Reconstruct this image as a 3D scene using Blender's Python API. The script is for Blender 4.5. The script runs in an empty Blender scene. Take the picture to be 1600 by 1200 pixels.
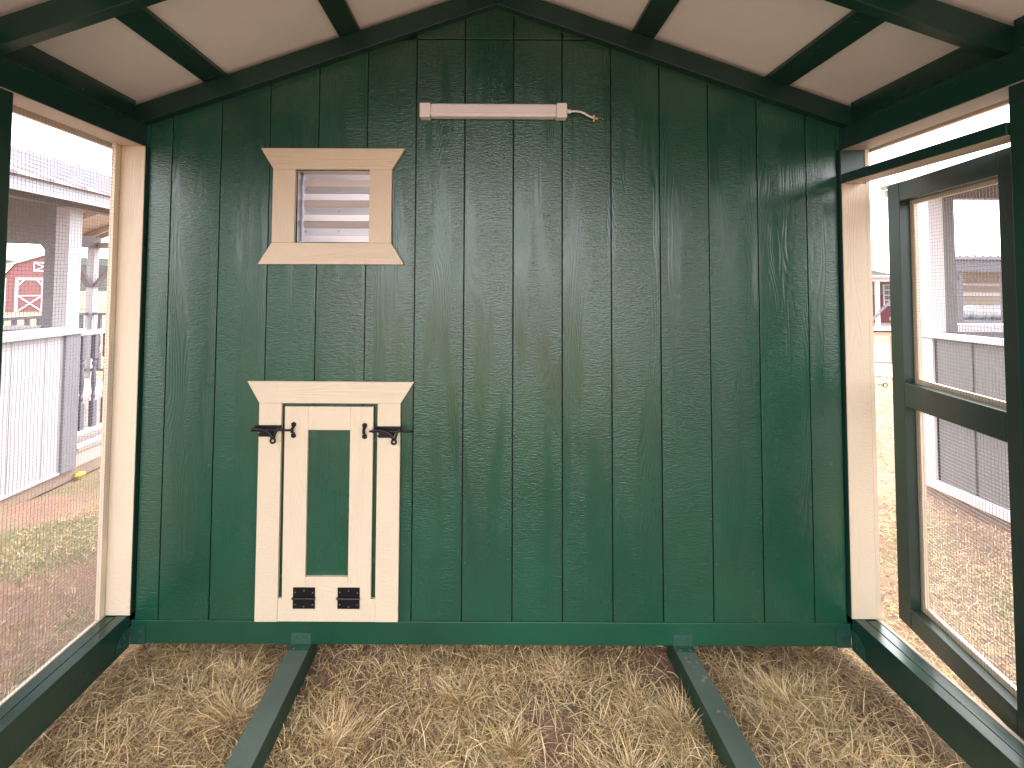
import bpy, math, random
import numpy as np
from mathutils import Vector, Matrix

random.seed(7); np.random.seed(7)
SC = bpy.context.scene
COL = SC.collection

# ------------------------------------------------------------------ camera
cam_d = bpy.data.cameras.new('camera')
cam = bpy.data.objects.new('camera', cam_d)
COL.objects.link(cam)
cam_d.sensor_width = 36.0
cam_d.lens = 728.0 / 1600.0 * 36.0
cam_d.shift_x = (800 - 759.57) / 1600.0
cam_d.shift_y = -(600 - 421.07) / 1600.0
cam_d.clip_start = 0.02
cam_d.clip_end = 2000.0


def cam_matrix(loc, p, y, r):
    cp, sp, cy, sy, cr, sr = math.cos(p), math.sin(p), math.cos(y), math.sin(y), math.cos(r), math.sin(r)
    f = Vector((sy * cp, cy * cp, sp)); rt = Vector((cy, -sy, 0)); up = rt.cross(f)
    r2 = cr * rt + sr * up; u2 = -sr * rt + cr * up
    m = Matrix.Identity(4)
    for i in range(3):
        m[i][0], m[i][1], m[i][2], m[i][3] = r2[i], u2[i], -f[i], loc[i]
    return m


cam.matrix_world = cam_matrix((0, -1.9245, 1.52), 0.0379, 0.00056, 0.00537)
SC.camera = cam

# ------------------------------------------------------------------ sky, sun, exposure
SUN_EL, SUN_AZ = math.radians(52), math.radians(35)      # azimuth measured from +Y towards +X
world = bpy.data.worlds.new('World'); SC.world = world
world.use_nodes = True
wn, wl = world.node_tree.nodes, world.node_tree.links
bg = wn['Background']
sky = wn.new('ShaderNodeTexSky'); sky.sky_type = 'NISHITA'; sky.sun_disc = False
sky.sun_elevation = SUN_EL; sky.sun_rotation = SUN_AZ
sky.air_density = 1.0; sky.dust_density = 4.0; sky.ozone_density = 0.6
hsv = wn.new('ShaderNodeHueSaturation'); hsv.inputs['Saturation'].default_value = 0.22
wmix = wn.new('ShaderNodeMix'); wmix.data_type = 'RGBA'; wmix.blend_type = 'MIX'
wmix.inputs['Factor'].default_value = 0.55
wmix.inputs['B'].default_value = (16.9, 16.8, 17.6, 1)      # an even layer of bright cloud
wl.new(sky.outputs['Color'], hsv.inputs['Color'])
wl.new(hsv.outputs['Color'], wmix.inputs['A'])
wl.new(wmix.outputs['Result'], bg.inputs['Color'])
bg.inputs['Strength'].default_value = 0.15

sun_d = bpy.data.lights.new('sun', 'SUN'); sun_d.energy = 1.1; sun_d.angle = math.radians(12)
sun_d.color = (1.0, 0.94, 0.85)
sun = bpy.data.objects.new('sun', sun_d); COL.objects.link(sun)
sdir = Vector((math.sin(SUN_AZ) * math.cos(SUN_EL), math.cos(SUN_AZ) * math.cos(SUN_EL), math.sin(SUN_EL)))
sun.rotation_euler = sdir.to_track_quat('Z', 'Y').to_euler()
sun.location = sdir * 30

SC.view_settings.view_transform = 'Standard'
SC.view_settings.look = 'None'
SC.view_settings.gamma = 1.0
SC.view_settings.use_curve_mapping = False
SC.view_settings.exposure = 1.80
SC.cycles.max_bounces = 8
SC.cycles.diffuse_bounces = 5
SC.cycles.glossy_bounces = 4


# ------------------------------------------------------------------ materials
class NT:
    def __init__(self, name):
        self.m = bpy.data.materials.new(name); self.m.use_nodes = True
        self.n, self.l = self.m.node_tree.nodes, self.m.node_tree.links
        self.b = self.n['Principled BSDF']

    def new(self, t, **kw):
        x = self.n.new(t)
        for k, v in kw.items():
            if k.startswith('i_'):
                x.inputs[k[2:].replace('_', ' ')].default_value = v
            else:
                setattr(x, k, v)
        return x

    def link(self, a, b): self.l.new(a, b)

    def math(self, op, a, b=None, c=None):
        x = self.n.new('ShaderNodeMath'); x.operation = op
        for i, v in enumerate((a, b, c)):
            if v is None: continue
            if isinstance(v, (int, float)): x.inputs[i].default_value = v
            else: self.l.new(v, x.inputs[i])
        return x.outputs[0]

    def coords(self, scale=(1, 1, 1), rnd=True, world=False):
        tc = self.n.new('ShaderNodeTexCoord')
        src = tc.outputs['Object']
        if world:
            src = self.n.new('ShaderNodeNewGeometry').outputs['Position']
        if rnd:
            oi = self.n.new('ShaderNodeObjectInfo')
            va = self.n.new('ShaderNodeVectorMath'); va.operation = 'MULTIPLY_ADD'
            self.l.new(oi.outputs['Random'], va.inputs[0])
            va.inputs[1].default_value = (13.1, 17.7, 23.3)
            self.l.new(src, va.inputs[2]); src = va.outputs[0]
        mp = self.n.new('ShaderNodeVectorMath'); mp.operation = 'MULTIPLY'
        mp.inputs[1].default_value = scale
        self.l.new(src, mp.inputs[0])
        return mp.outputs[0]

    def noise(self, vec, scale=1.0, detail=3.0, rough=0.5, dist=0.0):
        x = self.n.new('ShaderNodeTexNoise')
        x.inputs['Scale'].default_value = scale; x.inputs['Detail'].default_value = detail
        x.inputs['Roughness'].default_value = rough; x.inputs['Distortion'].default_value = dist
        self.l.new(vec, x.inputs['Vector'])
        return x.outputs['Fac']

    def ramp(self, fac, stops):
        x = self.n.new('ShaderNodeValToRGB')
        e = x.color_ramp.elements
        while len(e) < len(stops): e.new(0.5)
        for i, (p, c) in enumerate(stops):
            e[i].position = p
            e[i].color = (c, c, c, 1) if isinstance(c, (int, float)) else (*c, 1)
        self.l.new(fac, x.inputs[0])
        return x.outputs['Color']

    def mix(self, fac, a, b, mode='MIX'):
        x = self.n.new('ShaderNodeMix'); x.data_type = 'RGBA'; x.blend_type = mode
        for nm, v in (('Factor', fac), ('A', a), ('B', b)):
            if isinstance(v, (int, float)): x.inputs[nm].default_value = v
            elif isinstance(v, tuple): x.inputs[nm].default_value = (*v, 1)
            else: self.l.new(v, x.inputs[nm])
        return x.outputs['Result']

    def bump(self, h, strength, dist=0.001):
        x = self.n.new('ShaderNodeBump'); x.inputs['Strength'].default_value = strength
        x.inputs['Distance'].default_value = dist
        self.l.new(h, x.inputs['Height']); self.l.new(x.outputs[0], self.b.inputs['Normal'])


def scl(axis, along, across):
    return tuple(along if i == 'xyz'.index(axis) else across for i in range(3))


def painted_wood(name, col, axis='z', rough=0.3, bump=0.9, dist=0.0012, ripple=1.0, spec=0.5, var=0.18, dirt=None, dirt_amt=0.0):
    t = NT(name)
    # contours of a stretched noise: cathedral grain pressed into the siding
    g1 = t.noise(t.coords(scl(axis, 0.9, 7.0)), 1.0, 2.0, 0.45, 0.25)
    sep = t.new('ShaderNodeSeparateXYZ'); t.link(t.coords((1, 1, 1)), sep.inputs[0])
    oth = [sep.outputs[i] for i in range(3) if i != 'xyz'.index(axis)]
    acr = t.math('ADD', oth[0], oth[1])
    ring = t.math('SINE', t.math('ADD', t.math('MULTIPLY', g1, 150.0), t.math('MULTIPLY', acr, 330.0)))
    ring = t.math('MULTIPLY_ADD', ring, 0.5, 0.5)
    fine = t.noise(t.coords(scl(axis, 14, 330)), 1.0, 2.0, 0.6)
    # saw ripples running across the board
    rip = t.noise(t.coords(scl(axis, 150, 42)), 1.0, 2.5, 0.6, 0.6)
    speck = t.noise(t.coords((230, 230, 230)), 1.0, 1.0, 0.5)
    mask = t.ramp(t.noise(t.coords(scl(axis, 1.1, 11)), 1.0, 2.0, 0.5, 0.4), [(0.47, 0.0), (0.60, 1.0)])
    a = t.math('ADD', t.math('MULTIPLY', ring, 0.45), t.math('MULTIPLY', fine, 0.5))
    b = t.math('ADD', t.math('MULTIPLY', rip, 1.5 * ripple), t.math('MULTIPLY', speck, 0.35))
    h = t.mix(mask, b, a)
    t.bump(h, bump, dist)
    v = t.noise(t.coords((1.7, 1.7, 1.7)), 1.0, 4.0, 0.6)
    dark = tuple(c * (1 - var) for c in col); lite = tuple(min(1, c * (1 + var)) for c in col)
    c = t.mix(t.ramp(v, [(0.3, 0.0), (0.7, 1.0)]), dark, lite)
    if dirt:
        dn = t.noise(t.coords((9, 9, 9)), 1.0, 4.0, 0.65)
        dn = t.ramp(dn, [(0.62 - 0.1 * dirt_amt, 0.0), (0.76, 1.0)])
        c = t.mix(t.math('MULTIPLY', dn, 0.75), c, dirt)
    t.link(c, t.b.inputs['Base Color'])
    rr = t.math('MULTIPLY_ADD', t.noise(t.coords((5, 5, 5)), 1.0, 3.0, 0.6), 0.22, rough - 0.11)
    t.link(rr, t.b.inputs['Roughness'])
    t.b.inputs['Specular IOR Level'].default_value = spec
    return t.m


def plain(name, col, rough=0.5, metal=0.0, var=0.1, nscale=6.0, bump=0.0, bscale=200.0, spec=0.5):
    t = NT(name)
    v = t.noise(t.coords((nscale,) * 3), 1.0, 4.0, 0.6)
    c = t.mix(v, tuple(x * (1 - var) for x in col), tuple(min(1, x * (1 + var)) for x in col))
    t.link(c, t.b.inputs['Base Color'])
    t.b.inputs['Roughness'].default_value = rough
    t.b.inputs['Metallic'].default_value = metal
    t.b.inputs['Specular IOR Level'].default_value = spec
    if bump: t.bump(t.noise(t.coords((bscale,) * 3), 1.0, 2.0, 0.5), bump, 0.001)
    return t.m


GREEN = (0.0090, 0.068, 0.037)
BEAM_SHADED = (0.0060, 0.038, 0.027)  # the siding's green made darker: shade on the beams put into the colour
CREAM = (0.68, 0.56, 0.41)
M = {}
M['green_v'] = painted_wood('green_siding_paint', GREEN, 'z', rough=0.25, bump=0.95, dist=0.0011, spec=0.85)
M['green_beam'] = painted_wood('shaded_green_beam', BEAM_SHADED, 'y', rough=0.25, spec=0.8, bump=0.15, dist=0.0008, ripple=0.5, var=0.25)
M['green_beam_x'] = painted_wood('shaded_green_beam_cross', BEAM_SHADED, 'x', rough=0.33, bump=0.35, dist=0.0008, ripple=0.5, var=0.25)
M['green_rail'] = painted_wood('green_rail_paint', GREEN, 'x', rough=0.36, bump=0.35, dist=0.0008, ripple=0.5, var=0.2)
M['green_post'] = painted_wood('green_post_paint', (0.0085, 0.040, 0.027), 'z', rough=0.32, bump=0.35, dist=0.0008, ripple=0.5, var=0.25)
M['green_door'] = painted_wood('green_door_paint', (0.018, 0.040, 0.031), 'z', rough=0.36, bump=0.3, dist=0.0008, ripple=0.5, var=0.25)
M['green_door_x'] = painted_wood('green_door_rail_paint', (0.018, 0.040, 0.031), 'x', rough=0.33, bump=0.5, dist=0.001, ripple=0.4, var=0.25)
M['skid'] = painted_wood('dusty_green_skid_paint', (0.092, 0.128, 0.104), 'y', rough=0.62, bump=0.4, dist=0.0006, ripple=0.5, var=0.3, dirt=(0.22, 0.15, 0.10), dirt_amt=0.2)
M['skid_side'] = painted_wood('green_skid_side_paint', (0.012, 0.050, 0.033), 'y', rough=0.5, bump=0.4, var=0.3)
M['cream_v'] = painted_wood('cream_trim_paint', CREAM, 'z', rough=0.45, bump=1.0, dist=0.0016, ripple=0.6, var=0.04)
M['cream_h'] = painted_wood('cream_trim_paint_cross', CREAM, 'x', rough=0.45, bump=1.0, dist=0.0016, ripple=0.6, var=0.04)
M['cream_y'] = painted_wood('cream_trim_paint_length', (0.60, 0.49, 0.39), 'y', rough=0.55, bump=0.6, ripple=0.3, var=0.12)
M['ceiling'] = painted_wood('white_roof_lining', (0.85, 0.825, 0.80), 'x', rough=0.6, bump=0.3, dist=0.0008, ripple=0.3, var=0.06)
M['galv'] = plain('galvanised_wire', (0.36, 0.34, 0.36), 0.45, 0.6, 0.15)
M['alu'] = None
M['black'] = plain('black_hardware', (0.012, 0.011, 0.013), 0.32, 0.3, 0.2, 30, 0.1)
M['screw'] = plain('bright_screw_head', (0.30, 0.30, 0.32), 0.35, 0.8, 0.1)
M['bracket'] = plain('green_painted_bracket', (0.016, 0.062, 0.045), 0.34, 0.0, 0.25, 40)
M['bracket_dusty'] = plain('dusty_green_bracket', (0.028, 0.085, 0.060), 0.45, 0.0, 0.25, 40)
M['lamp_white'] = plain('white_lamp_plastic', (0.86, 0.80, 0.78), 0.35, 0, 0.02)
M['lamp_lens'] = plain('frosted_lamp_cover', (0.82, 0.77, 0.79), 0.28, 0, 0.02)
M['brass'] = plain('tan_wire_connector', (0.62, 0.42, 0.18), 0.4, 0, 0.1)
M['dark_gap'] = plain('dark_gap_paint', (0.006, 0.02, 0.015), 0.6)

t = NT('bare_aluminium')
v = t.noise(t.coords((3, 3, 25)), 1.0, 3.0, 0.5)
t.link(t.mix(v, (0.50, 0.48, 0.51), (0.66, 0.64, 0.68)), t.b.inputs['Base Color'])
t.b.inputs['Metallic'].default_value = 0.8; t.b.inputs['Roughness'].default_value = 0.33
t.bump(t.noise(t.coords((8, 8, 30)), 1.0, 2.0, 0.5), 0.25, 0.002)
M['alu'] = t.m

LG = (0.44, 0.425, 0.455)
M['grey_v'] = painted_wood('light_grey_board_paint', LG, 'z', rough=0.55, bump=0.35, ripple=0.4, var=0.05)
M['grey_y'] = painted_wood('light_grey_rail_paint', (0.50, 0.48, 0.51), 'y', rough=0.5, bump=0.3, ripple=0.4, var=0.05)
M['midgrey'] = painted_wood('mid_grey_paint', (0.20, 0.19, 0.215), 'z', rough=0.6, bump=0.8, ripple=1.2, var=0.12)
M['spindle'] = plain('grey_spindle_paint', (0.14, 0.14, 0.17), 0.5)
M['fascia'] = painted_wood('pale_fascia_paint', (0.38, 0.36, 0.40), 'y', rough=0.5, bump=0.3, var=0.08)
M['metal_roof'] = plain('pale_metal_roofing', (0.20, 0.18, 0.22), 0.55, 0.0, 0.06)
M['beige'] = painted_wood('beige_roof_boards', (0.58, 0.50, 0.42), 'y', rough=0.7, bump=0.5, var=0.15)
M['taupe'] = painted_wood('taupe_wall_paint', (0.185, 0.177, 0.178), 'z', rough=0.6, bump=0.4, var=0.06)
M['taupe_dark'] = plain('shaded_taupe_groove_paint', (0.05, 0.045, 0.06), 0.7)
M['white'] = plain('white_trim_paint', (0.66, 0.63, 0.66), 0.5, 0, 0.03)
M['rawwood'] = painted_wood('weathered_timber', (0.28, 0.20, 0.15), 'y', rough=0.8, bump=0.8, var=0.25)
M['deck'] = painted_wood('pale_deck_boards', (0.46, 0.37, 0.33), 'x', rough=0.75, bump=0.5, var=0.15)
M['barn_red'] = plain('red_barn_paint', (0.21, 0.09, 0.09), 0.7, 0, 0.12, 3)
M['barn_red_dark'] = plain('deep_red_wall_paint', (0.16, 0.045, 0.06), 0.7, 0, 0.12, 3)
M['barn_roof'] = plain('khaki_shingle_roof', (0.20, 0.18, 0.13), 0.85, 0, 0.2, 3)
M['steel_dark'] = plain('dark_steel_frame', (0.10, 0.095, 0.11), 0.5, 0.3)
M['tan_wall'] = plain('tan_sheet_wall', (0.40, 0.34, 0.29), 0.7, 0, 0.08, 2)
M['netting'] = plain('grey_netting_roll', (0.42, 0.41, 0.43), 0.7, 0.2, 0.4, 18, 1.0, 60)
M['yellow'] = plain('yellow_plastic', (0.80, 0.62, 0.05), 0.4, 0, 0.2, 60)
M['brown'] = plain('brown_timber_board', (0.25, 0.14, 0.09), 0.7, 0, 0.2)
M['window'] = plain('dark_window_glass', (0.10, 0.11, 0.12), 0.12, 0, 0.1)

# soil with dry thatch lying on it
t = NT('dry_soil')
pos = t.coords((1, 1, 1), rnd=False, world=True)
big = t.noise(pos, 0.55, 5.0, 0.6, 0.4)
mid = t.noise(pos, 3.2, 6.0, 0.65, 0.3)
fin = t.noise(pos, 38.0, 5.0, 0.7)
soil = t.mix(mid, (0.21, 0.115, 0.085), (0.37, 0.225, 0.165))
straw = t.mix(fin, (0.23, 0.165, 0.10), (0.41, 0.31, 0.19))
green = t.mix(fin, (0.08, 0.10, 0.04), (0.17, 0.175, 0.085))
f1 = t.ramp(t.math('MULTIPLY_ADD', fin, 0.55, t.math('MULTIPLY', mid, 0.6)), [(0.54, 0.0), (0.70, 1.0)])
f2 = t.ramp(big, [(0.42, 0.0), (0.60, 1.0)])
bare = t.ramp(t.noise(pos, 1.1, 4.0, 0.6, 0.6), [(0.46, 1.0), (0.56, 0.12)])
c = t.mix(t.math('MULTIPLY', f1, bare), soil, straw)
c = t.mix(t.math('MULTIPLY', t.math('MULTIPLY', f2, bare), 0.75), c, green)
t.link(c, t.b.inputs['Base Color']); t.b.inputs['Roughness'].default_value = 0.95
t.b.inputs['Specular IOR Level'].default_value = 0.15
t.bump(t.math('ADD', fin, t.math('MULTIPLY', mid, 2.0)), 0.8, 0.012)
M['soil'] = t.m

t = NT('tree_covered_hill')
pos = t.coords((1, 1, 1), rnd=False, world=True)
c = t.mix(t.noise(pos, 0.35, 6.0, 0.7), (0.045, 0.05, 0.045), (0.11, 0.105, 0.10))
t.link(c, t.b.inputs['Base Color']); t.b.inputs['Roughness'].default_value = 1.0
t.b.inputs['Specular IOR Level'].default_value = 0.0
M['hill'] = t.m

t = NT('dry_grass_blades')
at = t.new('ShaderNodeAttribute', attribute_name='tint')
t.link(at.outputs['Color'], t.b.inputs['Base Color'])
t.b.inputs['Roughness'].default_value = 0.6; t.b.inputs['Specular IOR Level'].default_value = 0.3
M['grass'] = t.m


# ------------------------------------------------------------------ builders
def thing(name, label, cat, loc=(0, 0, 0), rotz=0.0, group=None):
    o = bpy.data.objects.new(name, None); COL.objects.link(o)
    o.location = loc; o.rotation_euler = (0, 0, rotz)
    o['label'] = label; o['category'] = cat
    if group: o['group'] = group
    o.empty_display_size = 0.1
    return o


def tag(o, label, cat, group=None):
    o['label'] = label; o['category'] = cat
    if group: o['group'] = group
    return o


def world_loc(p):
    v = Vector((0, 0, 0))
    while p is not None:
        v += p.location; p = p.parent
    return v


class MB:
    def __init__(self): self.v = []; self.f = []; self.mi = []; self.cur = 0

    def poly(self, pts, faces):
        k = len(self.v); self.v += [tuple(p) for p in pts]
        for f in faces:
            self.f.append(tuple(k + i for i in f)); self.mi.append(self.cur)
        return self

    def box(self, x0, x1, y0, y1, z0, z1):
        return self.poly([(x0, y0, z0), (x1, y0, z0), (x1, y1, z0), (x0, y1, z0), (x0, y0, z1), (x1, y0, z1), (x1, y1, z1), (x0, y1, z1)],
                         [(3, 2, 1, 0), (4, 5, 6, 7), (0, 1, 5, 4), (1, 2, 6, 5), (2, 3, 7, 6), (3, 0, 4, 7)])

    def slab(self, pts, y0, y1, ax='y'):
        """prism: outline pts in the two other axes, extruded along ax"""
        n = len(pts)
        def P(a, b, c):
            return (a, c, b) if ax == 'y' else ((c, a, b) if ax == 'x' else (a, b, c))
        vs = [P(a, b, y0) for a, b in pts] + [P(a, b, y1) for a, b in pts]
        fs = [tuple(range(n)), tuple(range(2 * n - 1, n - 1, -1))]
        for i in range(n):
            j = (i + 1) % n
            fs.append((j, i, n + i, n + j))
        return self.poly(vs, fs)

    def bar(self, a, b, w, h, up=(0, 0, 1)):
        a, b = Vector(a), Vector(b); d = (b - a).normalized(); u = Vector(up)
        s = d.cross(u).normalized(); u = s.cross(d).normalized()
        vs = []
        for p in (a, b):
            for q, r in ((-1, -1), (1, -1), (1, 1), (-1, 1)):
                vs.append(p + s * (q * w / 2) + u * (r * h / 2))
        return self.poly(vs, [(0, 1, 2, 3), (7, 6, 5, 4), (0, 4, 5, 1), (1, 5, 6, 2), (2, 6, 7, 3), (3, 7, 4, 0)])

    def tube(self, path, r, n=8, caps=True):
        path = [Vector(p) for p in path]; m = len(path)
        rs = r if isinstance(r, (list, tuple)) else [r] * m
        k = len(self.v); prev = None
        for i, p in enumerate(path):
            d = (path[min(i + 1, m - 1)] - path[max(i - 1, 0)]).normalized()
            if prev is None:
                u = d.orthogonal().normalized()
            else:
                u = (prev - d * prev.dot(d)).normalized()
            prev = u; w = d.cross(u)
            for j in range(n):
                a = 2 * math.pi * j / n
                self.v.append(tuple(p + (u * math.cos(a) + w * math.sin(a)) * rs[i]))
        for i in range(m - 1):
            for j in range(n):
                a, b = k + i * n + j, k + i * n + (j + 1) % n
                self.f.append((a, b, b + n, a + n)); self.mi.append(self.cur)
        if caps:
            self.f.append(tuple(k + j for j in range(n - 1, -1, -1))); self.mi.append(self.cur)
            self.f.append(tuple(k + (m - 1) * n + j for j in range(n))); self.mi.append(self.cur)
        return self

    def build(self, name, mat, parent=None, bevel=0.0, smooth=False, local=False, segs=2):
        me = bpy.data.meshes.new(name)
        v = self.v
        if parent is not None and not local:
            o = world_loc(parent); v = [(a - o.x, b - o.y, c - o.z) for a, b, c in v]
        me.from_pydata(v, [], self.f)
        for m_ in (mat if isinstance(mat, (list, tuple)) else [mat]): me.materials.append(m_)
        me.polygons.foreach_set('material_index', self.mi)
        if smooth: me.polygons.foreach_set('use_smooth', [True] * len(self.f))
        me.update()
        ob = bpy.data.objects.new(name, me); COL.objects.link(ob)
        if parent is not None: ob.parent = parent
        if bevel:
            bm = ob.modifiers.new('bevel', 'BEVEL'); bm.width = bevel; bm.segments = segs; bm.limit_method = 'ANGLE'
            bm.angle_limit = math.radians(40)
        return ob


def box(name, mat, parent, x0, x1, y0, y1, z0, z1, bevel=0.0, local=False):
    return MB().box(x0, x1, y0, y1, z0, z1).build(name, mat, parent, bevel, local=local)


def dup_child(o, dloc, parent=None):
    c = o.copy(); COL.objects.link(c)
    if parent is not None: c.parent = parent
    c.location = Vector(o.location) + Vector(dloc)
    return c


def structure(o): o['kind'] = 'structure'; return o
def stuff(o): o['kind'] = 'stuff'; return o


def wires(paths, r, name, mat, parent, local=False):
    """thin three-sided wires, all joined in one mesh"""
    V, F = [], []
    off = np.array([(math.cos(a), math.sin(a)) for a in (0.5, 2.6, 4.7)]) * r
    k = 0
    for ax, P in paths:          # ax: axis the wire runs along
        P = np.asarray(P, float); m = len(P)
        o1, o2 = [i for i in range(3) if i != ax]
        R = np.repeat(P, 3, axis=0)
        R[:, o1] += np.tile(off[:, 0], m); R[:, o2] += np.tile(off[:, 1], m)
        V.append(R)
        for i in range(m - 1):
            for j in range(3):
                a, b = k + 3 * i + j, k + 3 * i + (j + 1) % 3
                F.append((a, b, b + 3, a + 3))
        k += 3 * m
    V = np.concatenate(V)
    if parent is not None and not local:
        V = V - np.array(world_loc(parent))
    me = bpy.data.meshes.new(name); me.from_pydata(V.tolist(), [], F); me.materials.append(mat); me.update()
    ob = bpy.data.objects.new(name, me); COL.objects.link(ob); ob.parent = parent
    return stuff(ob)


def wobble(a, b, s):
    return 0.0009 * np.sin(a * 9.0 + s) + 0.0007 * np.sin(b * 14.0 + a * 5 + 2 * s) + 0.0014 * np.sin(b * 3.1 + a * 2.3 + s)


def cloth(name, parent, plane, c, a0, a1, z0, z1, mat, step=0.0127, r=0.0006, seed=0, local=False):
    """hardware cloth. plane 'x': wires at x=c spanning y a0..a1 ; plane 'y': at y=c spanning x"""
    ia = 1 if plane == 'x' else 0; ic = 1 - ia
    paths = []
    n = int((a1 - a0) / step)
    for i in range(n + 1):
        a = a0 + i * step + random.uniform(-.0004, .0004)
        z = np.linspace(z0, z1, 14); P = np.zeros((14, 3))
        P[:, ia] = a + wobble(z, a * 0 + z, seed + a0); P[:, ic] = c + 1.6 * wobble(np.full(14, a), z, seed); P[:, 2] = z
        paths.append((2, P))
    m = int((z1 - z0) / step)
    k = max(3, int((a1 - a0) / 0.08))
    for i in range(m + 1):
        z = z0 + i * step + random.uniform(-.0004, .0004)
        a = np.linspace(a0, a1, k); P = np.zeros((k, 3))
        P[:, ia] = a; P[:, ic] = c + 1.6 * wobble(a, np.full(k, z), seed); P[:, 2] = z + wobble(a, a, seed + 3)
        paths.append((ia, P))
    return wires(paths, r, name, mat, parent, local)


# ------------------------------------------------------------------ ground and far land
def hgt(x, y):
    return (0.010 * np.sin(2.1 * x + 0.6 * y + 1) + 0.008 * np.sin(3.7 * y - 1.3 * x) + 0.005 * np.sin(9 * x + 5 * y) + 0.004 * np.sin(13 * y - 7 * x))


def near_mask(x, y):
    return np.clip(1.6 - np.hypot(x, y) / 9.0, 0, 1)


def gz(x, y): return hgt(x, y) * near_mask(x, y) - 0.012


def make_ground():
    u = np.concatenate([-np.geomspace(900, 6, 26), np.linspace(-5.8, 5.8, 150), np.geomspace(6, 900, 26)])
    X, Y = np.meshgrid(u, u, indexing='ij')
    Z = gz(X, Y)
    n = len(u)
    V = np.stack([X.ravel(), Y.ravel(), Z.ravel()], 1)
    idx = np.arange(n * n).reshape(n, n)
    F = np.stack([idx[:-1, :-1].ravel(), idx[1:, :-1].ravel(), idx[1:, 1:].ravel(), idx[:-1, 1:].ravel()], 1)
    me = bpy.data.meshes.new('ground')
    me.vertices.add(len(V)); me.vertices.foreach_set('co', V.ravel())
    me.loops.add(F.size); me.loops.foreach_set('vertex_index', F.ravel())
    me.polygons.add(len(F)); me.polygons.foreach_set('loop_start', np.arange(0, F.size, 4)); me.polygons.foreach_set('loop_total', np.full(len(F), 4))
    me.materials.append(M['soil']); me.update(calc_edges=True); me.validate()
    me.polygons.foreach_set('use_smooth', [True] * len(F))
    o = bpy.data.objects.new('ground', me); COL.objects.link(o)
    return structure(o)


make_ground()


def make_hills():
    mb = MB(); n = 340
    rng = random.Random(4)
    for ring, (R0, R1, hb) in enumerate(((150, 170, 4.5), (230, 260, 10.0))):
        k = len(mb.v)
        for i in range(n + 1):
            a = -1.6 + 2.35 * i / n
            h = hb * (1 + 0.45 * math.sin(a * 3 + ring * 2) + 0.25 * math.sin(a * 7.3 + 1)) + rng.uniform(-.55, .75) * (1 + ring * .5)
            sx, sy = math.sin(a), math.cos(a)
            mb.v += [(sx * R0, sy * R0, -1), (sx * (R0 + 4), sy * (R0 + 4), h * 0.75), (sx * (R0 + 12), sy * (R0 + 12), h), (sx * R1, sy * R1, -1)]
        for i in range(n):
            for j in range(3):
                a = k + i * 4 + j
                mb.f.append((a, a + 4, a + 5, a + 1)); mb.mi.append(0)
    return structure(mb.build('hills', M['hill'], smooth=False))


make_hills()

# ------------------------------------------------------------------ the run: dimensions
XL, XR, XC = -1.418, 1.474, 0.04
ZP, SL = 2.693, 0.348                 # rafter underside at the peak, roof slope
RH = 0.083                            # rafter height measured vertically
YF = -2.44                            # open front end, behind the camera
def low(x): return ZP - SL * abs(x - XC)


# --- coop house with its plank wall
coop = thing('coop_house', 'dark green coop house whose grooved plank wall fills the middle of the view', 'coop', (0.03, 0.0, 0.0))
gx = [-1.31 + 0.2032 * k for k in range(14)]
edges = [-1.402] + gx + [1.459]
SEAM = 2.562
HOLE_V = (-0.788, -0.481, 1.699, 2.002)     # louvre opening cut from the siding
G = 0.0023
def top_poly(a, b, z0, top):
    pts = [(a, z0), (b, z0), (b, min(top, low(b) + 0.03))]
    if a < XC < b and low(XC) + 0.03 < top: pts.append((XC, low(XC) + 0.03))
    pts.append((a, min(top, low(a) + 0.03)))
    return pts
for i in range(len(edges) - 1):
    a, b = edges[i] + (G if i else 0), edges[i + 1] - (G if i < len(edges) - 2 else 0)
    ztop = SEAM
    # boards crossing the louvre opening are notched round it
    if b > HOLE_V[0] and a < HOLE_V[1]:
        h0, h1, h2, h3 = HOLE_V
        up = top_poly(a, b, h3, SEAM - .002)
        if a < h0:
            MB().slab([(a, .178), (b, .178), (b, h2), (h0, h2), (h0, h3), (b, h3), up[2], up[3]], 0, 0.012).build('plank', M['green_v'], coop)
        elif b > h1:
            MB().slab([(a, .178), (b, .178), up[2], up[3], (a, h3), (h1, h3), (h1, h2), (a, h2)], 0, 0.012).build('plank', M['green_v'], coop)
        else:
            MB().slab([(a, .178), (b, .178), (b, h2), (a, h2)], 0, 0.012).build('plank', M['green_v'], coop)
            MB().slab(up, 0, 0.012).build('plank', M['green_v'], coop)
        continue
    # slightly uneven board faces
    jit = random.uniform(-0.0007, 0.0007)
    zt = min(SEAM - .002, max(low(a), low(b)) + 0.03)
    MB().slab(top_poly(a, b, .178, SEAM - .002), jit, 0.012).build('plank', M['green_v'], coop, bevel=0.0014)
    if max(low(a), low(b)) + 0.03 > SEAM + 0.01:
        pts = top_poly(a, b, SEAM + .001, 9)
        pts = [(x, max(z, SEAM + .001)) for x, z in pts]
        MB().slab(pts, -0.004 + jit, 0.012).build('plank', M['green_v'], coop, bevel=0.0014)
MB().slab([(-1.402, .10), (1.459, .10), (1.459, 1.69), (-1.402, 1.69)], 0.0125, 0.020).build('backing_board', M['dark_gap'], coop)
MB().slab([(-1.402, 2.01), (1.459, 2.01), (1.459, low(1.459)), (XC, ZP), (-1.402, low(-1.402))], 0.0125, 0.020).build('backing_board', M['dark_gap'], coop)
box('backing_board', M['dark_gap'], coop, -1.402, -0.80, 0.0125, 0.020, 1.69, 2.01)
box('backing_board', M['dark_gap'], coop, -0.47, 1.459, 0.0125, 0.020, 1.69, 2.01)
box('bottom_rail', M['green_rail'], coop, -1.416, 1.472, -0.0035, 0.036, 0.088, 0.1775, 0.002)
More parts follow.
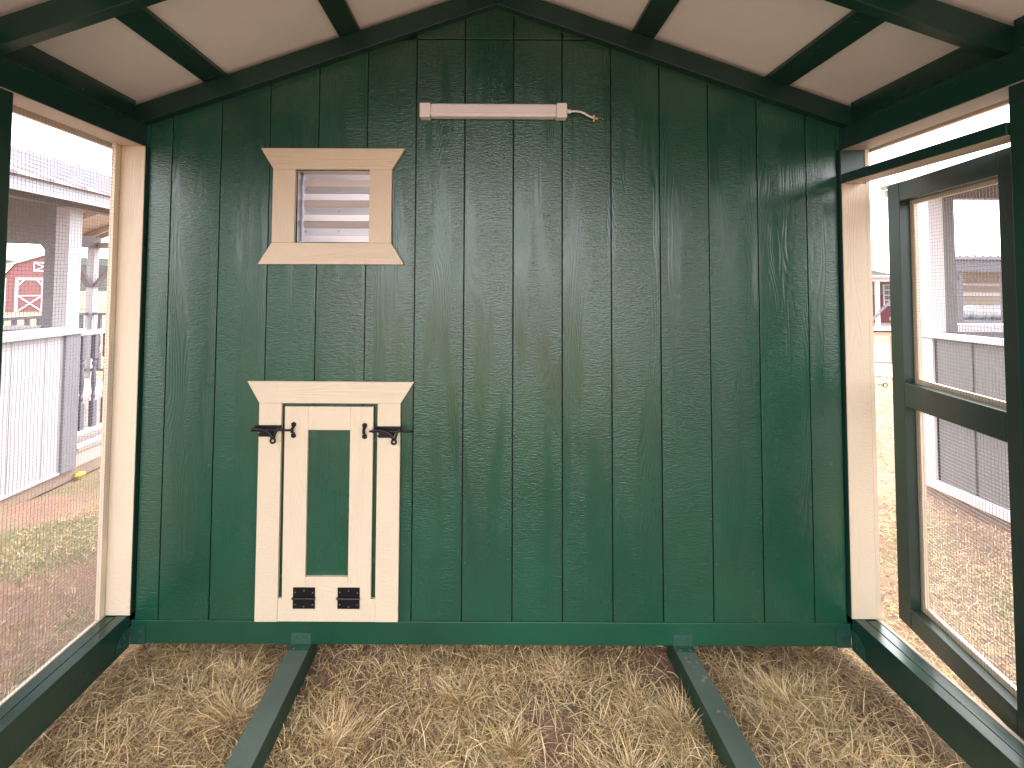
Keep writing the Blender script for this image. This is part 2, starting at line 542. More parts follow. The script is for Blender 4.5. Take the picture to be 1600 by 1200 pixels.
for x0, x1 in ((-1.505, -1.49), (1.548, 1.563)):
    box('side_wall', M['green_v'], coop, x0, x1, 0.05, 1.85, 0.09, 2.12)
MB().slab([(-1.505, .09), (1.563, .09), (1.563, 2.12), (XC, 2.68), (-1.505, 2.12)], 1.85, 1.87).build('rear_wall', M['green_v'], coop)
MB().slab([(-1.49, .092), (1.548, .092), (1.548, .11), (-1.49, .11)], 0.04, 1.85).build('floor_deck', M['rawwood'], coop)

for x0, x1 in ((-1.505, -1.4025), (1.4595, 1.563)):
    box('corner_board', M['green_v'], coop, x0, x1, 0.0, 0.034, 2.0955, 2.255)

# --- roof over the run
roof = thing('run_roof', 'low gable roof over the run, dark green rafters under a whitish lining', 'roof', (XC, -1.2, 2.1))
RY = [(-0.038, 0.0)] + [(-0.61 * k - 0.019, -0.61 * k + 0.019) for k in (1, 2, 3)] + [(YF, YF + 0.038)]
for (y0, y1) in RY:
    for s in (-1, 1):
        xe = XL - 0.02 if s < 0 else XR + 0.02
        xe2 = xe - 0.15 if s < 0 else xe + 0.15
        a, b = xe2, XC + s * 0.0004
        MB().slab([(a, low(a)), (b, low(b)), (b, low(b) + RH), (a, low(a) + RH)], y0, y1).build('rafter', M['green_beam_x'], roof, 0.0022)
for i in range(len(RY) - 1):
    y0, y1 = RY[i + 1][0], RY[i][1]
    y0 = RY[i + 1][0] if i == len(RY) - 2 else RY[i + 1][0] + .019
    y1 = RY[i][1] if i == 0 else RY[i][0] + .019
    for xa, xb in ((-1.166, -1.082), (-0.611, -0.529), (0.605, 0.690), (1.158, 1.246), (-0.075, 0.036), (0.044, 0.155)):
        MB().slab([(xa, low(xa) + RH + .0008), (xb, low(xb) + RH + .0008), (xb, low(xb) + RH + .018), (xa, low(xa) + RH + .018)], y0 + .0005, y1 - .0005).build('purlin', M['green_beam'], roof, 0.0015)
for s in (-1, 1):
    xe = XL - 0.22 if s < 0 else XR + 0.22
    # lining sheets, two along the run
    for (y0, y1) in ((-1.2195, 0.10), (YF - 0.05, -1.2205)):
        MB().slab([(XC + s * .0005, low(XC) + RH + .0185), (xe, low(xe) + RH + .0185), (xe, low(xe) + RH + .030), (XC + s * .0005, low(XC) + RH + .030)], y0, y1).build('lining_panel', M['ceiling'], roof)
    MB().slab([(XC + s * .0005, low(XC) + RH + .031), (xe, low(xe) + RH + .031), (xe, low(xe) + RH + .036), (XC + s * .0005, low(XC) + RH + .036)], YF - .06, 2.0).build('metal_sheet', M['metal_roof'], roof)
    MB().box(min(xe, xe + s * .018), max(xe, xe + s * .018), YF - .05, 2.0, low(xe) + .01, low(xe) + RH + .030).build('fascia_board', M['cream_y'], roof)
    # recessed blocking between plate and lining
    xb = XL - 0.022 if s < 0 else XR + 0.022
    for i in range(len(RY) - 1):
        MB().box(min(xb, xb + s * .02), max(xb, xb + s * .02), RY[i + 1][1] + .0005, RY[i][0] - .0005, 2.19, low(xb) + RH + .016).build('blocking', M['green_beam'], roof)


# --- side frames
def side_frame(name, label, s, door):
    t = thing(name, label, 'frame', ((XL if s < 0 else XR), -1.2, 0.0))
    xi = XL if s < 0 else XR
    def bx(nm, mat, d0, d1, y0, y1, z0, z1, bev=0.002):      # d measured outwards from the inner face
        a, b = sorted((xi + s * d0, xi + s * d1))
        return box(nm, mat, t, a, b, y0, y1, z0, z1, bev)
    bx('sill', M['green_beam'], 0.0, 0.041, YF, -0.0045, 0.076, 0.207)
    bx('sill', M['green_beam'], 0.046, 0.088, YF, -0.0045, 0.076, 0.205)
    bx('sill_trim', M['cream_y'], 0.090, 0.103, YF, 0.05, 0.060, 0.2085)
    bx('top_plate', M['green_beam'], 0.0, 0.0405, YF, -0.0005, 2.098, 2.1885)
    bx('top_plate', M['green_beam'], 0.0408, 0.088, YF, -0.0005, 2.101, 2.1885)
    MB_ = bx('plate_soffit', M['cream_y'], 0.003, 0.0875, YF + .04, -0.010, 2.0950, 2.0978, 0.0)
    bx('top_trim', M['cream_y'], 0.090, 0.107, YF, 0.05, 2.0985, 2.20)
    # post against the coop wall: green stud with a cream face
    zt = 2.0945
    bx('post', M['green_post'], -0.010, 0.0885, -0.0170, 0.034, 0.2085, zt)
    if not door:
        bx('cream_face', M['cream_v'], -0.0095, 0.0885, -0.0215, -0.0175, 0.2085, zt, 0.001)
    else:
        bx('cream_face', M['cream_v'], -0.0095, 0.0885, -0.0215, -0.0175, 0.2085, 1.9535, 0.001)
    bx('post_trim', M['cream_v'], 0.090, 0.107, -0.047 if not door else -0.020, 0.05, 0.209, 2.0980, 0.001)
    # further posts
    ys = [(-0.636, -0.5475)] if not door else [(-0.718, -0.628)]
    ys += [(-1.265, -1.176), (-1.875, -1.786), (YF, YF + .089)]
    for y0, y1 in ys:
        bx('post', M['green_post'], 0.0, 0.0885, y0, y1, 0.2085, zt)
        bx('post_trim', M['cream_v'], 0.090, 0.107, y0 - .02, y1 + .02, 0.209, 2.0980, 0.001)
    seg = [-0.01] + [0.5 * (a + b) for a, b in ys]
    for i in range(len(seg) - 1):
        if door and i == 0: continue
        x = xi + s * 0.0892
        cloth('wire_mesh', t, 'x', x, seg[i + 1], seg[i], 0.17, 2.14, M['galv'], seed=i + s)
    return t, bx


left, bxl = side_frame('side_frame', 'green and cream side frame filled with wire mesh, at the left edge', -1, False)
right, bxr = side_frame('side_frame', 'green and cream side frame round the open doorway, at the right edge', 1, True)
# bar over the doorway
bxr('door_head', M['green_beam'], -0.009, 0.068, -0.6275, -0.0225, 1.9565, 1.994)
bxr('head_soffit', M['cream_y'], -0.006, 0.068, -0.627, -0.0225, 1.9535, 1.9560, 0.0)
mb = MB().tube([(1.585, -0.03, 1.135), (1.600, -0.034, 1.135)], 0.0022, 8)
mb.tube([(1.609 + .008 * math.cos(a), -0.035, 1.135 + .008 * math.sin(a)) for a in [2 * math.pi * i / 16 for i in range(17)]], 0.002, 6)
mb.build('screw_eye', M['black'], right, smooth=True)

# corner brackets
def corner_bracket(parent, s):
    xi = (XL if s < 0 else XR)
    mb = MB()
    # leg on the bottom rail
    a, b = sorted((xi - s * 0.0035, xi - s * 0.062))
    mb.box(a, b, -0.0068, -0.0038, 0.086, 0.158)
    # leg along the sill with a clipped corner
    pts = [(-0.0068, 0.086), (-0.0068, 0.158), (-0.030, 0.158), (-0.072, 0.128), (-0.072, 0.086)]
    x0, x1 = sorted((xi - s * 0.0002, xi - s * 0.0034))
    mb.slab([(y, z) for y, z in pts], x0, x1, 'x')
    o = mb.build('corner_bracket', M['bracket'], parent, 0.0006)
    sc = MB()
    for dx, z in ((0.040, 0.104), (0.040, 0.138)):
        x = xi - s * dx
        sc.tube([(x, -0.0066, z), (x, -0.0095, z)], [0.0048, 0.0042], 6)
    for y, z in ((-0.035, 0.104), (-0.035, 0.130), (-0.058, 0.116)):
        sc.tube([(xi - s * 0.003, y, z), (xi - s * 0.0062, y, z)], [0.0048, 0.0042], 6)
    stuff(sc.build('screw', M['bracket_dusty'], o))
corner_bracket(left, -1)
corner_bracket(right, 1)

# --- open front end, behind the camera
front = thing('front_frame', 'open front gable frame of the run with wire mesh, behind the viewpoint', 'frame', (XC, YF, 0))
box('sill', M['green_beam_x'], front, XL + .001, XR - .001, YF, YF + .038, .076, .205, .002)
box('cross_beam', M['green_beam_x'], front, XL + .001, XR - .001, YF, YF + .038, 2.10, 2.188, .002)
for x in (-0.50, 0.52):
    box('post', M['green_post'], front, x, x + .089, YF, YF + .038, .206, 2.099, .002)
box('post', M['green_post'], front, XC - .045, XC + .045, YF, YF + .038, 2.189, 2.675, .002)

# --- skids lying on the ground under the floorless run
def skid(x0, x1, label):
    t = thing('floor_skid', label, 'beam', ((x0 + x1) / 2, -1.2, 0), group='green floor skids running towards the viewer')
    mb = MB(); mb.box(x0, x1, YF + .04, 0.06, 0.004, 0.087)
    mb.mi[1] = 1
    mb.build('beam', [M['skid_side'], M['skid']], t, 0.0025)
    mb = MB().box(x0 + .001, x1 - .001, -0.0068, -0.0038, 0.0905, 0.134)
    mb.box(x0 + .001, x1 - .001, -0.040, -0.0038, 0.0872, 0.0903)
    br = mb.build('angle_bracket', M['bracket_dusty'], t, 0.0006)
    sc = MB(); xm = (x0 + x1) / 2
    for d in (-0.019, 0.019):
        sc.tube([(xm + d, -0.0066, .116), (xm + d, -0.0105, .116)], [0.0055, 0.0046], 6)
        sc.tube([(xm + d, -0.026, .0901), (xm + d, -0.026, .0935)], [0.0065, 0.0055], 8)
    stuff(sc.build('screw', M['bracket_dusty'], br))
    return t
skid(-0.772, -0.690, 'dusty green skid on the grass, the left one below the small chicken door')
skid(0.757, 0.836, 'dusty green skid with brown dirt prints, the right one on the grass')
# the dirt prints themselves: thin smears of dried mud
mud = plain('dried_mud', (0.30, 0.215, 0.155), 0.95, 0, 0.25, 80)
rs = random.Random(3)
sk = [o for o in bpy.data.objects if o.name.startswith('floor_skid')][-1]
mbm = MB()
for (cx, cy, n) in ((0.785, -0.065, 7), (0.79, -0.085, 9), (0.815, -0.085, 8), (0.80, -0.10, 5), (0.812, -0.150, 9), (0.803, -0.165, 8), (0.822, -0.155, 4), (0.815, -0.30, 9), (0.80, -0.29, 4)):
    for _ in range(n):
        x = cx + rs.gauss(0, .004); y = cy + rs.gauss(0, .005); r = rs.uniform(.0012, .0035)
        if not (0.760 < x < 0.832): continue
        k = 7; pts = [(x + r * rs.uniform(.6, 1.2) * math.cos(6.283 * j / k), y + r * rs.uniform(.6, 1.3) * math.sin(6.283 * j / k)) for j in range(k)]
        z = .0871 + rs.uniform(.0001, .0005)
        mbm.poly([(a, b, z) for a, b in pts], [tuple(range(k))])
stuff(mbm.build('dirt_print', mud, sk))

# ------------------------------------------------------------------ screen door, swung outwards
ang = math.atan2(0.9827, 0.1849)
door = thing('screen_door', 'open dark green screen door with wire mesh, swung out on the right', 'door', (1.568, -0.600, 0.0), ang)
L = 0.630; DB, DT = 0.19, 1.953
def dbx(nm, mat, x0, x1, z0, z1, y0=-0.038, y1=0.0, bev=0.002): return box(nm, mat, door, x0, x1, y0, y1, z0, z1, bev, local=True)
dbx('stile', M['green_door'], L - 0.071, L, DB, DT)
dbx('stile', M['green_door'], 0.010, 0.113, DB, DT)
for z0, z1 in ((DB, 0.268), (1.055, 1.148), (1.877, DT)):
    dbx('rail', M['green_door_x'], 0.1135, L - 0.0715, z0, z1, -0.038, -0.0005)
    # zigzag fasteners driven across the joints
    mb = MB()
    for k in range(4):
        z = z0 + (z1 - z0) * (0.2 + 0.2 * k)
        mb.box(L - 0.0775, L - 0.0645, 0.0, 0.0006, z, z + .0012)
        mb.box(0.108, 0.120, 0.0, 0.0006, z, z + .0012)
    stuff(mb.build('fastener', M['black'], door, local=True))
cloth('wire_mesh', door, 'y', -0.0395, 0.095, L - 0.055, DB + .05, DT - .05, M['galv'], local=True, seed=5)
dbx('trim', M['cream_v'], L - 0.088, L - 0.002, DB + .0, DT, -0.055, -0.0405, .001)
dbx('trim', M['cream_v'], 0.012, 0.128, DB, DT, -0.055, -0.0405, .001)
for z0, z1 in ((DB, 0.290), (1.045, 1.166), (1.862, DT)):
    dbx('trim', M['cream_h'], 0.1285, L - 0.0885, z0, z1, -0.055, -0.0405, .001)
for z in (0.40, 1.70):
    mb = MB().tube([(0.004, 0.004, z - .04), (0.004, 0.004, z + .04)], 0.005, 8)
    mb.box(0.004, 0.045, 0.0, 0.0015, z - .04, z + .04)
    mb.build('hinge', M['black'], door, local=True)

# ------------------------------------------------------------------ little chicken door in the wall
cd = thing('chicken_door', 'small cream framed chicken door with green panel, black bolts and hinges', 'door', (-0.63, 0.0, 0.18))
TH = -0.020
def pane(nm, pts, mat, y0=TH, y1=-0.0045, bev=0.0012, par=cd): return MB().slab(pts, y0, y1).build(nm, mat, par, bev)
pane('head_board', [(-0.9135, 1.0465), (-0.3425, 1.0465), (-0.2885, 1.1335), (-0.9645, 1.1335)], M['cream_h'])
pane('casing_board', [(-0.9135, .1855), (-0.8232, .1855), (-0.8232, 1.0460), (-0.9135, 1.0460)], M['cream_v'])
pane('casing_board', [(-0.4345, .1865), (-0.3430, .1865), (-0.3430, 1.0460), (-0.4345, 1.0460)], M['cream_v'])
pane('bottom_board', [(-0.8228, .1865), (-0.4349, .1865), (-0.4349, .2745), (-0.8228, .2745)], M['cream_h'], y0=TH + .001)
leaf = MB().slab([(-0.7995, .279), (-0.458, .279), (-0.458, 1.030), (-0.7995, 1.030)], -0.0085, -0.0045).build('door_leaf', M['green_v'], cd, 0.001)
for nm, p, mt in (('stile', [(-0.8055, .2758), (-0.7145, .2758), (-0.7145, 1.0335), (-0.8085, 1.0335)], 'cream_v'),
                  ('stile', [(-0.5438, .2758), (-0.4520, .2758), (-0.4520, 1.0335), (-0.5438, 1.0335)], 'cream_v'),
                  ('rail', [(-0.7141, .9405), (-0.5442, .9405), (-0.5442, 1.0335), (-0.7141, 1.0335)], 'cream_h'),
                  ('rail', [(-0.7141, .2758), (-0.5442, .2758), (-0.5442, .3620), (-0.7141, .3620)], 'cream_h')):
    MB().slab(p, -0.0215, -0.0088).build(nm, M[mt], leaf, 0.001)
# hinges
for cx in (-0.7165, -0.5390):
    mb = MB()
    mb.box(cx - .044, cx + .044, -0.0240, -0.0217, .2835, .322)
    mb.box(cx - .044, cx + .044, -0.0240, -0.0217, .2395, .2775)
    hg = mb.build('hinge', M['black'], cd, 0.0006)
    pin = MB()
    for k in range(5):
        pin.tube([(cx - .047 + k * .0188, -0.0265, .2805), (cx - .047 + k * .0188 + .0178, -0.0265, .2805)], 0.0044, 8)
    stuff(pin.build('knuckle', M['black'], hg, smooth=False))
    sc = MB()
    for (dx, dz) in ((-.035, .304), (0, .310), (.035, .302), (-.035, .256), (0, .248), (.035, .256)):
        sc.tube([(cx + dx, -0.0238, dz), (cx + dx, -0.0262, dz)], [0.0034, 0.0022], 6)
    stuff(sc.build('screw', M['screw'], hg))

def arc(p0, p1, p2, n=8):
    p0, p1, p2 = Vector(p0), Vector(p1), Vector(p2)
    return [((1 - t) ** 2) * p0 + 2 * t * (1 - t) * p1 + t * t * p2 for t in [i / (n - 1) for i in range(n)]]

def gate_bolt(kx, bx0, bx1, rod0, rod1, zr, mir):
    """black gravity bolt: plate, swinging handle, rod"""
    y = -0.0215
    mb = MB()
    a, b = bx0, bx1; w = b - a
    zt = zr + .017
    pl = [(a + .004, zt), (b - .002, zt), (b, zt - .010), (b - .022, zt - .020), (b - .030, zt - .034), (b - .034, zt - .046), (a + .022, zt - .046),
          (a + .016, zt - .038), (a + .022, zt - .030), (a + .014, zt - .018), (a, zt - .010)]
    mb.slab(pl, y - .003, y - .0002)
    o = mb.build('bolt_plate', M['black'], cd, 0.0008)
    tb = MB()
    tb.tube([(rod0, y - .012, zr), (rod1, y - .012, zr)], 0.0042, 8)
    tb.build('bolt_rod', M['black'], o, smooth=True)
    hd = MB()
    xm = b - .030
    hd.tube(arc((a + .004, y - .016, zr + .004), (xm - .004, y - .020, zr + .010), (xm - .002, y - .021, zt - .050), 10), 0.0052, 8)
    hd.tube(arc((b - .002, y - .016, zr + .010), (xm + .012, y - .020, zr + .004), (xm + .006, y - .021, zt - .050), 10), 0.0048, 8)
    hd.tube([(xm + .002 + .009 * math.cos(q), y - .021, zt - .056 + .009 * math.sin(q)) for q in [2 * math.pi * i / 14 for i in range(15)]], 0.0042, 6)
    hd.tube([(a - .002, y - .012, zr), (a + .012, y - .014, zr + .002)], 0.0068, 8)
    hd.build('bolt_handle', M['black'], o, smooth=True)
    # keeper
    kp = MB()
    for dz in (.020, -.024):
        kp.slab([(kx - .010, zr + dz - .006), (kx, zr + dz - .011), (kx + .010, zr + dz - .006), (kx + .010, zr + dz + .006), (kx, zr + dz + .011), (kx - .010, zr + dz + .006)], y - .003, y - .0002)
    kp.slab([(y - .0002, zr + .014), (y - .018, zr + .009), (y - .018, zr - .009), (y - .0002, zr - .016), (y - .0002, zr - .012), (y - .014, zr - .006), (y - .014, zr + .006), (y - .0002, zr + .010)], kx - .006, kx + .006, 'x')
    k = kp.build('bolt_keeper', M['black'], cd, 0.0008)
    s = MB()
    for dz in (.020, -.024): s.tube([(kx, y - .0028, zr + dz), (kx, y - .005, zr + dz)], [0.0036, 0.0024], 6)
    stuff(s.build('screw', M['black'], k))

gate_bolt(-0.7715, -0.931, -0.818, -0.938, -0.778, 0.9425, 0)
gate_bolt(-0.4850, -0.450, -0.335, -0.463, -0.290, 0.9400, 0)

# ------------------------------------------------------------------ louvred vent
vt = thing('louvre_vent', 'aluminium louvre vent in a flared cream frame, upper left on the green wall', 'vent', (-0.635, 0.0, 1.60))
def pv(nm, pts, mat, y0=-0.020, y1=-0.0010): return MB().slab(pts, y0, y1).build(nm, mat, vt, 0.0012)
pv('head_board', [(-0.8778, 2.0022), (-0.3900, 2.0035), (-0.3370, 2.0905), (-0.9321, 2.0895)], M['cream_h'])
pv('side_board', [(-0.8795, 1.6985), (-0.7880, 1.6985), (-0.7880, 2.0018), (-0.8795, 2.0018)], M['cream_v'])
pv('side_board', [(-0.4810, 1.6985), (-0.3900, 1.6985), (-0.3900, 2.0030), (-0.4810, 2.0030)], M['cream_v'])
pv('foot_board', [(-0.9341, 1.6095), (-0.3363, 1.6110), (-0.3900, 1.6981), (-0.8796, 1.6981)], M['cream_h'])
hv = (-0.7835, -0.4815, 1.7030, 1.9990)
mb = MB()
mb.box(hv[0], hv[0] + .0015, 0.000, 0.075, hv[2], hv[3])
mb.box(hv[1] - .0015, hv[1], 0.000, 0.075, hv[2], hv[3])
mb.box(hv[0] + .0016, hv[1] - .0016, 0.000, 0.075, hv[3] - .0015, hv[3])
mb.box(hv[0] + .0016, hv[1] - .0016, 0.000, 0.075, hv[2], hv[2] + .0015)
mb.box(hv[0] + .0016, hv[0] + .007, 0.052, 0.055, hv[2] + .0016, hv[3] - .0016)
mb.build('metal_sleeve', M['alu'], vt)
zc = hv[2] + .0035; zh = (hv[3] - hv[2] - .030) / 3
for k in range(3):
    z0 = zc + k * zh
    # folded blade: bright foot, middle flat, dark top fold
    prof = [(0.0430, z0 + .001), (0.0408, z0 + zh * .32), (0.0425, z0 + zh * .335), (0.0445, z0 + zh * .66), (0.0465, z0 + zh * .675), (0.0365, z0 + zh * .985)]
    bk = [(y + .0012, z) for y, z in reversed(prof)]
    bl = MB().slab(prof + bk, hv[0] + .010, hv[1] - .0025, 'x').build('louvre_blade', M['alu'], vt)
    rv = MB()
    for x in (-0.765, -0.625, -0.495):
        rv.tube([(x, 0.0405, z0 + zh * .52), (x, 0.0370, z0 + zh * .52)], [0.0040, 0.0022], 8)
        rv.tube([(x, 0.0475, z0 + zh * .86), (x, 0.0435, z0 + zh * .86)], [0.0034, 0.0020], 8)
    stuff(rv.build('rivet', M['alu'], bl))
MB().box(hv[0] + .009, hv[1] - .002, 0.040, 0.0415, hv[3] - .030, hv[3] - .0018).build('top_strip', M['alu'], vt)
box('back_plate', M['dark_gap'], vt, hv[0], hv[1], 0.0755, 0.078, hv[2], hv[3])

# ------------------------------------------------------------------ tube light
lt = thing('tube_light', 'unlit white tube light with a short loose cord, high on the green wall', 'light', (0.03, 0.0, 2.21))
z0, z1 = 2.216, 2.2755
box('lamp_cover', M['lamp_lens'], lt, -0.231, 0.287, -0.0420, -0.001, z0 + .003, z1 - .002, 0.008)
MB().box(-0.231, 0.287, -0.0435, -0.030, z0 + .012, z0 + .019).build('cover_ridge', M['lamp_lens'], lt, 0.002)
box('end_cap', M['lamp_white'], lt, -0.2755, -0.2305, -0.0450, -0.0005, z0 - .0015, z1, 0.005)
box('end_cap', M['lamp_white'], lt, 0.2865, 0.3300, -0.0450, -0.0005, z0, z1 + .0015, 0.005)
MB().tube([(0.329, -0.022, 2.2485), (0.334, -0.022, 2.2485), (0.336, -0.022, 2.2485), (0.345, -0.022, 2.2482), (0.352, -0.022, 2.248)], [0.012, 0.012, 0.008, 0.0085, 0.005], 10).build('cable_gland', M['lamp_white'], lt)
cp = arc((0.345, -0.022, 2.2485), (0.385, -0.030, 2.2500), (0.408, -0.024, 2.238), 8)[:-1] + arc((0.408, -0.024, 2.238), (0.425, -0.018, 2.229), (0.4475, -0.010, 2.2255), 8)
MB().tube(cp, 0.0042, 8).build('cord', M['lamp_white'], lt, smooth=True)
cn = MB()
for (dx, dz) in ((-.004, .014), (.015, -.004), (-.004, -.016)):
    cn.tube([(0.4475, -0.012, 2.2245), (0.4475 + dx * .6, -0.014, 2.2245 + dz * .55), (0.4475 + dx, -0.016, 2.2245 + dz)], [0.003, 0.0052, 0.0022], 7)
cn.build('wire_connector', M['brass'], lt)

# ------------------------------------------------------------------ grey cabin on the left
PXL, EAVE = -3.22, -3.00
XF = -5.62; RXC = (PXL + XF) / 2
cab = thing('porch_cabin', 'pale grey garden cabin with ribbed metal roof and railed porch, left of the run', 'cabin', (RXC, 1.0, 0))
# skids, deck
for y0, y1 in ((-3.0, 4.75),):
    box('skid', M['rawwood'], cab, PXL - .09, PXL - .002, y0, y1, 0.0, 0.088)
    box('skid', M['rawwood'], cab, XF + .002, XF + .09, y0, y1, 0.0, 0.088)
box('floor_edge', M['deck'], cab, PXL - .04, PXL - .001, 1.79, 4.75, 0.089, 0.205)
n = 20
for k in range(n):
    y = 1.80 + k * (2.95 / n)
    box('deck_board', M['deck'], cab, XF, PXL - .001 + .012, y, y + 2.95 / n - .006, 0.206, 0.232)
box('floor', M['deck'], cab, XF, PXL - .05, -3.0, 1.79, 0.19, 0.21)
# lower wall boards
proto = None
for k in range(19):
    y1 = 1.752 - k * 0.245
    if proto is None:
        proto = MB().box(PXL - .014, PXL, y1 - .241, y1, 0.105, 1.135).build('wall_board', M['grey_v'], cab, 0.0015); y1_0 = y1
    else:
        dup_child(proto, (0, y1 - y1_0, 0))
box('wall_backing', M['midgrey'], cab, PXL - .024, PXL - .0145, -2.9, 1.75, 0.105, 1.135)
box('base_trim', M['grey_y'], cab, PXL - .02, PXL + .012, -2.9, 1.79, 0.089, 0.1045)
box('window_ledge', M['grey_y'], cab, PXL - .05, PXL + .030, -2.9, 1.82, 1.1355, 1.172, 0.002)
box('window_ledge', M['grey_y'], cab, PXL - .045, PXL + .008, -2.9, 1.653, 1.1725, 1.200, 0.002)
box('corner_post', M['midgrey'], cab, PXL - .095, PXL + .018, 1.655, 1.785, 0.089, 1.135, 0.002)
box('corner_post', M['grey_v'], cab, PXL - .095, PXL + .010, 1.654, 1.768, 1.1725, 2.125, 0.002)
box('wall_post', M['midgrey'], cab, PXL - .09, PXL + .005, -1.0, -0.90, 1.2005, 2.125, 0.002)
# eaves beam, side header
box('side_header', M['midgrey'], cab, PXL - .095, PXL, -2.9, 4.75, 2.126, 2.20)
box('side_header', M['midgrey'], cab, XF, XF + .095, -2.9, 4.75, 2.045, 2.20)
# end wall between room and porch, with its window opening
ya, yb = 1.77, 1.85
box('end_jamb', M['midgrey'], cab, -3.505, PXL - .096, ya, yb, 0.21, 2.20)
box('end_wall_low', M['midgrey'], cab, XF + .1, -3.506, ya, yb, 0.21, 1.165)
box('end_sill', M['grey_y'], cab, XF + .1, -3.506, ya - .01, yb + .01, 1.1655, 1.19)
MB().slab([(XF + .1, 1.90), (-3.506, 1.845), (-3.506, 2.27), (RXC, 2.63), (XF + .1, 2.18)], ya, yb).build('end_header', M['taupe'], cab)
MB().slab([(-3.5065, 1.80), (-3.5065, 1.844), (-3.545, 1.845)], ya, yb).build('corner_gusset', M['midgrey'], cab)
box('end_jamb', M['midgrey'], cab, XF, XF + .099, ya, yb, 0.21, 2.04)
# roof
rz_e, rz_r = 2.245, 2.80
rs_l = (rz_r - rz_e) / (EAVE - RXC)
Y0, Y1 = -3.0, 4.90
for s in (1, -1):
    xe = EAVE if s > 0 else 2 * RXC - EAVE
    MB().slab([(RXC + s * .0005, rz_r - .03), (xe, rz_e - .03), (xe, rz_e - .012), (RXC + s * .0005, rz_r - .012)], Y0, Y1).build('roof_boards', M['beige'], cab)
    MB().slab([(RXC + s * .0005, rz_r - .011), (xe + s * .03, rz_e - .011 - rs_l * .03), (xe + s * .03, rz_e - .006 - rs_l * .03), (RXC + s * .0005, rz_r - .006)], Y0, Y1).build('metal_sheet', M['metal_roof'], cab)
    a, b = sorted((xe - s * .001, xe - s * .020))
    box('fascia', M['fascia'], cab, a, b, Y0, Y1, 2.128, rz_e - .032)
    rib = None; yy = Y1 - .02
    rib0 = None
    while yy > Y0:
        if rib0 is None:
            p, q = Vector((RXC + s * .002, yy, rz_r - .002)), Vector((xe + s * .03, yy, rz_e - .004 - rs_l * .03))
            m2 = MB(); wv = .028; hv2 = .020
            vs = []
            for e in (p, q):
                vs += [e + Vector((0, -wv, -.003)), e + Vector((0, -wv * .5, hv2)), e + Vector((0, wv * .5, hv2)), e + Vector((0, wv, -.003))]
            m2.poly(vs, [(0, 1, 2, 3), (7, 6, 5, 4), (0, 4, 5, 1), (1, 5, 6, 2), (2, 6, 7, 3)])
            rib0 = m2.build('roof_rib', M['metal_roof'], cab); y_r0 = yy
        else:
            dup_child(rib0, (0, yy - y_r0, 0))
        yy -= 0.26
    # rafters under the boards
    raf = None
    for k in range(13):
        y = -2.6 + k * 0.61
        if raf is None:
            raf = MB().slab([(RXC + s * .02, rz_r - .115), (xe - s * .03, rz_e - .10), (xe - s * .03, rz_e - .0315), (RXC + s * .02, rz_r - .0395)], y, y + .038).build('rafter', M['beige'], cab)
        else: dup_child(raf, (0, k * 0.61, 0))
for y in (Y0, Y1 - .02):
    MB().slab([(RXC, rz_r - .032), (EAVE - .021, rz_e - .035), (EAVE - .021, rz_e - .12), (RXC, rz_r - .12), (2 * RXC - EAVE + .021, rz_e - .12), (2 * RXC - EAVE + .021, rz_e - .035)], y, y + .019).build('rake_board', M['fascia'], cab)
# porch posts and braces
def porch_post(x, y, dx, dy):
    box('porch_post', M['grey_v'], cab, x - .047, x + .047, y - .047, y + .047, 0.233, 2.044, .002)
    if dx: MB().bar((x + dx * .045, y, 1.50), (x + dx * .42, y, 1.99), .04, .088, (0, 1, 0)).build('brace', M['midgrey'], cab)
    if dy: MB().bar((x, y + dy * .045, 1.50), (x, y + dy * .42, 1.99), .04, .088, (1, 0, 0)).build('brace', M['midgrey'], cab)
porch_post(XF + .05, 4.68, 1, -1)
porch_post(PXL - .05, 4.68, -1, -1)
box('end_beam', M['grey_y'], cab, XF, PXL, 4.70, 4.745, 2.0455, 2.125)
# railings
def spindle(parent, x, y, z0, z1):
    mb = MB(); w = .018
    mb.box(x - w, x + w, y - w, y + w, z0, z0 + .21); mb.box(x - w, x + w, y - w, y + w, z1 - .20, z1)
    a, b = z0 + .21, z1 - .20; h = b - a
    zz = [a, a + .015, a + .03, a + .05, a + .065, a + .10, a + h * .45, b - .10, b - .065, b - .05, b - .03, b - .015, b]
    rr = [.016, .010, .016, .016, .009, .014, .019, .014, .009, .016, .016, .010, .016]
    mb.tube([(x, y, z) for z in zz], rr, 8)
    return mb.build('baluster', M['spindle'], parent)
def railing(parent, a, b, z0, z1, step, zt_mat, first=None):
    a, b = Vector(a), Vector(b); d = b - a; n = int(d.length / step)
    mb = MB().bar((a.x, a.y, z1 - .018), (b.x, b.y, z1 - .018), .05, .036); mb.build('top_rail', zt_mat, parent, .001)
    MB().bar((a.x, a.y, z0 + .018), (b.x, b.y, z0 + .018), .045, .036).build('bottom_rail', zt_mat, parent, .001)
    sp = None
    for k in range(1, n + 1):
        p = a + d * ((k - .5) / n)
        if sp is None: sp = spindle(parent, p.x, p.y, z0 + .0365, z1 - .0365); p0 = p
        else: dup_child(sp, (p.x - p0.x, p.y - p0.y, 0))
railing(cab, (PXL - .03, 1.80, 0), (PXL - .03, 4.63, 0), 0.32, 1.15, 0.115, M['grey_y'])
railing(cab, (XF + .10, 4.66, 0), (PXL - .10, 4.66, 0), 0.32, 1.135, 0.17, M['spindle'])
railing(cab, (XF + .03, 1.87, 0), (XF + .03, 4.62, 0), 0.32, 1.135, 0.15, M['spindle'])
box('deck_trim', M['white'], cab, PXL - .012, PXL + .016, 1.79, 4.75, 0.2325, 0.262)
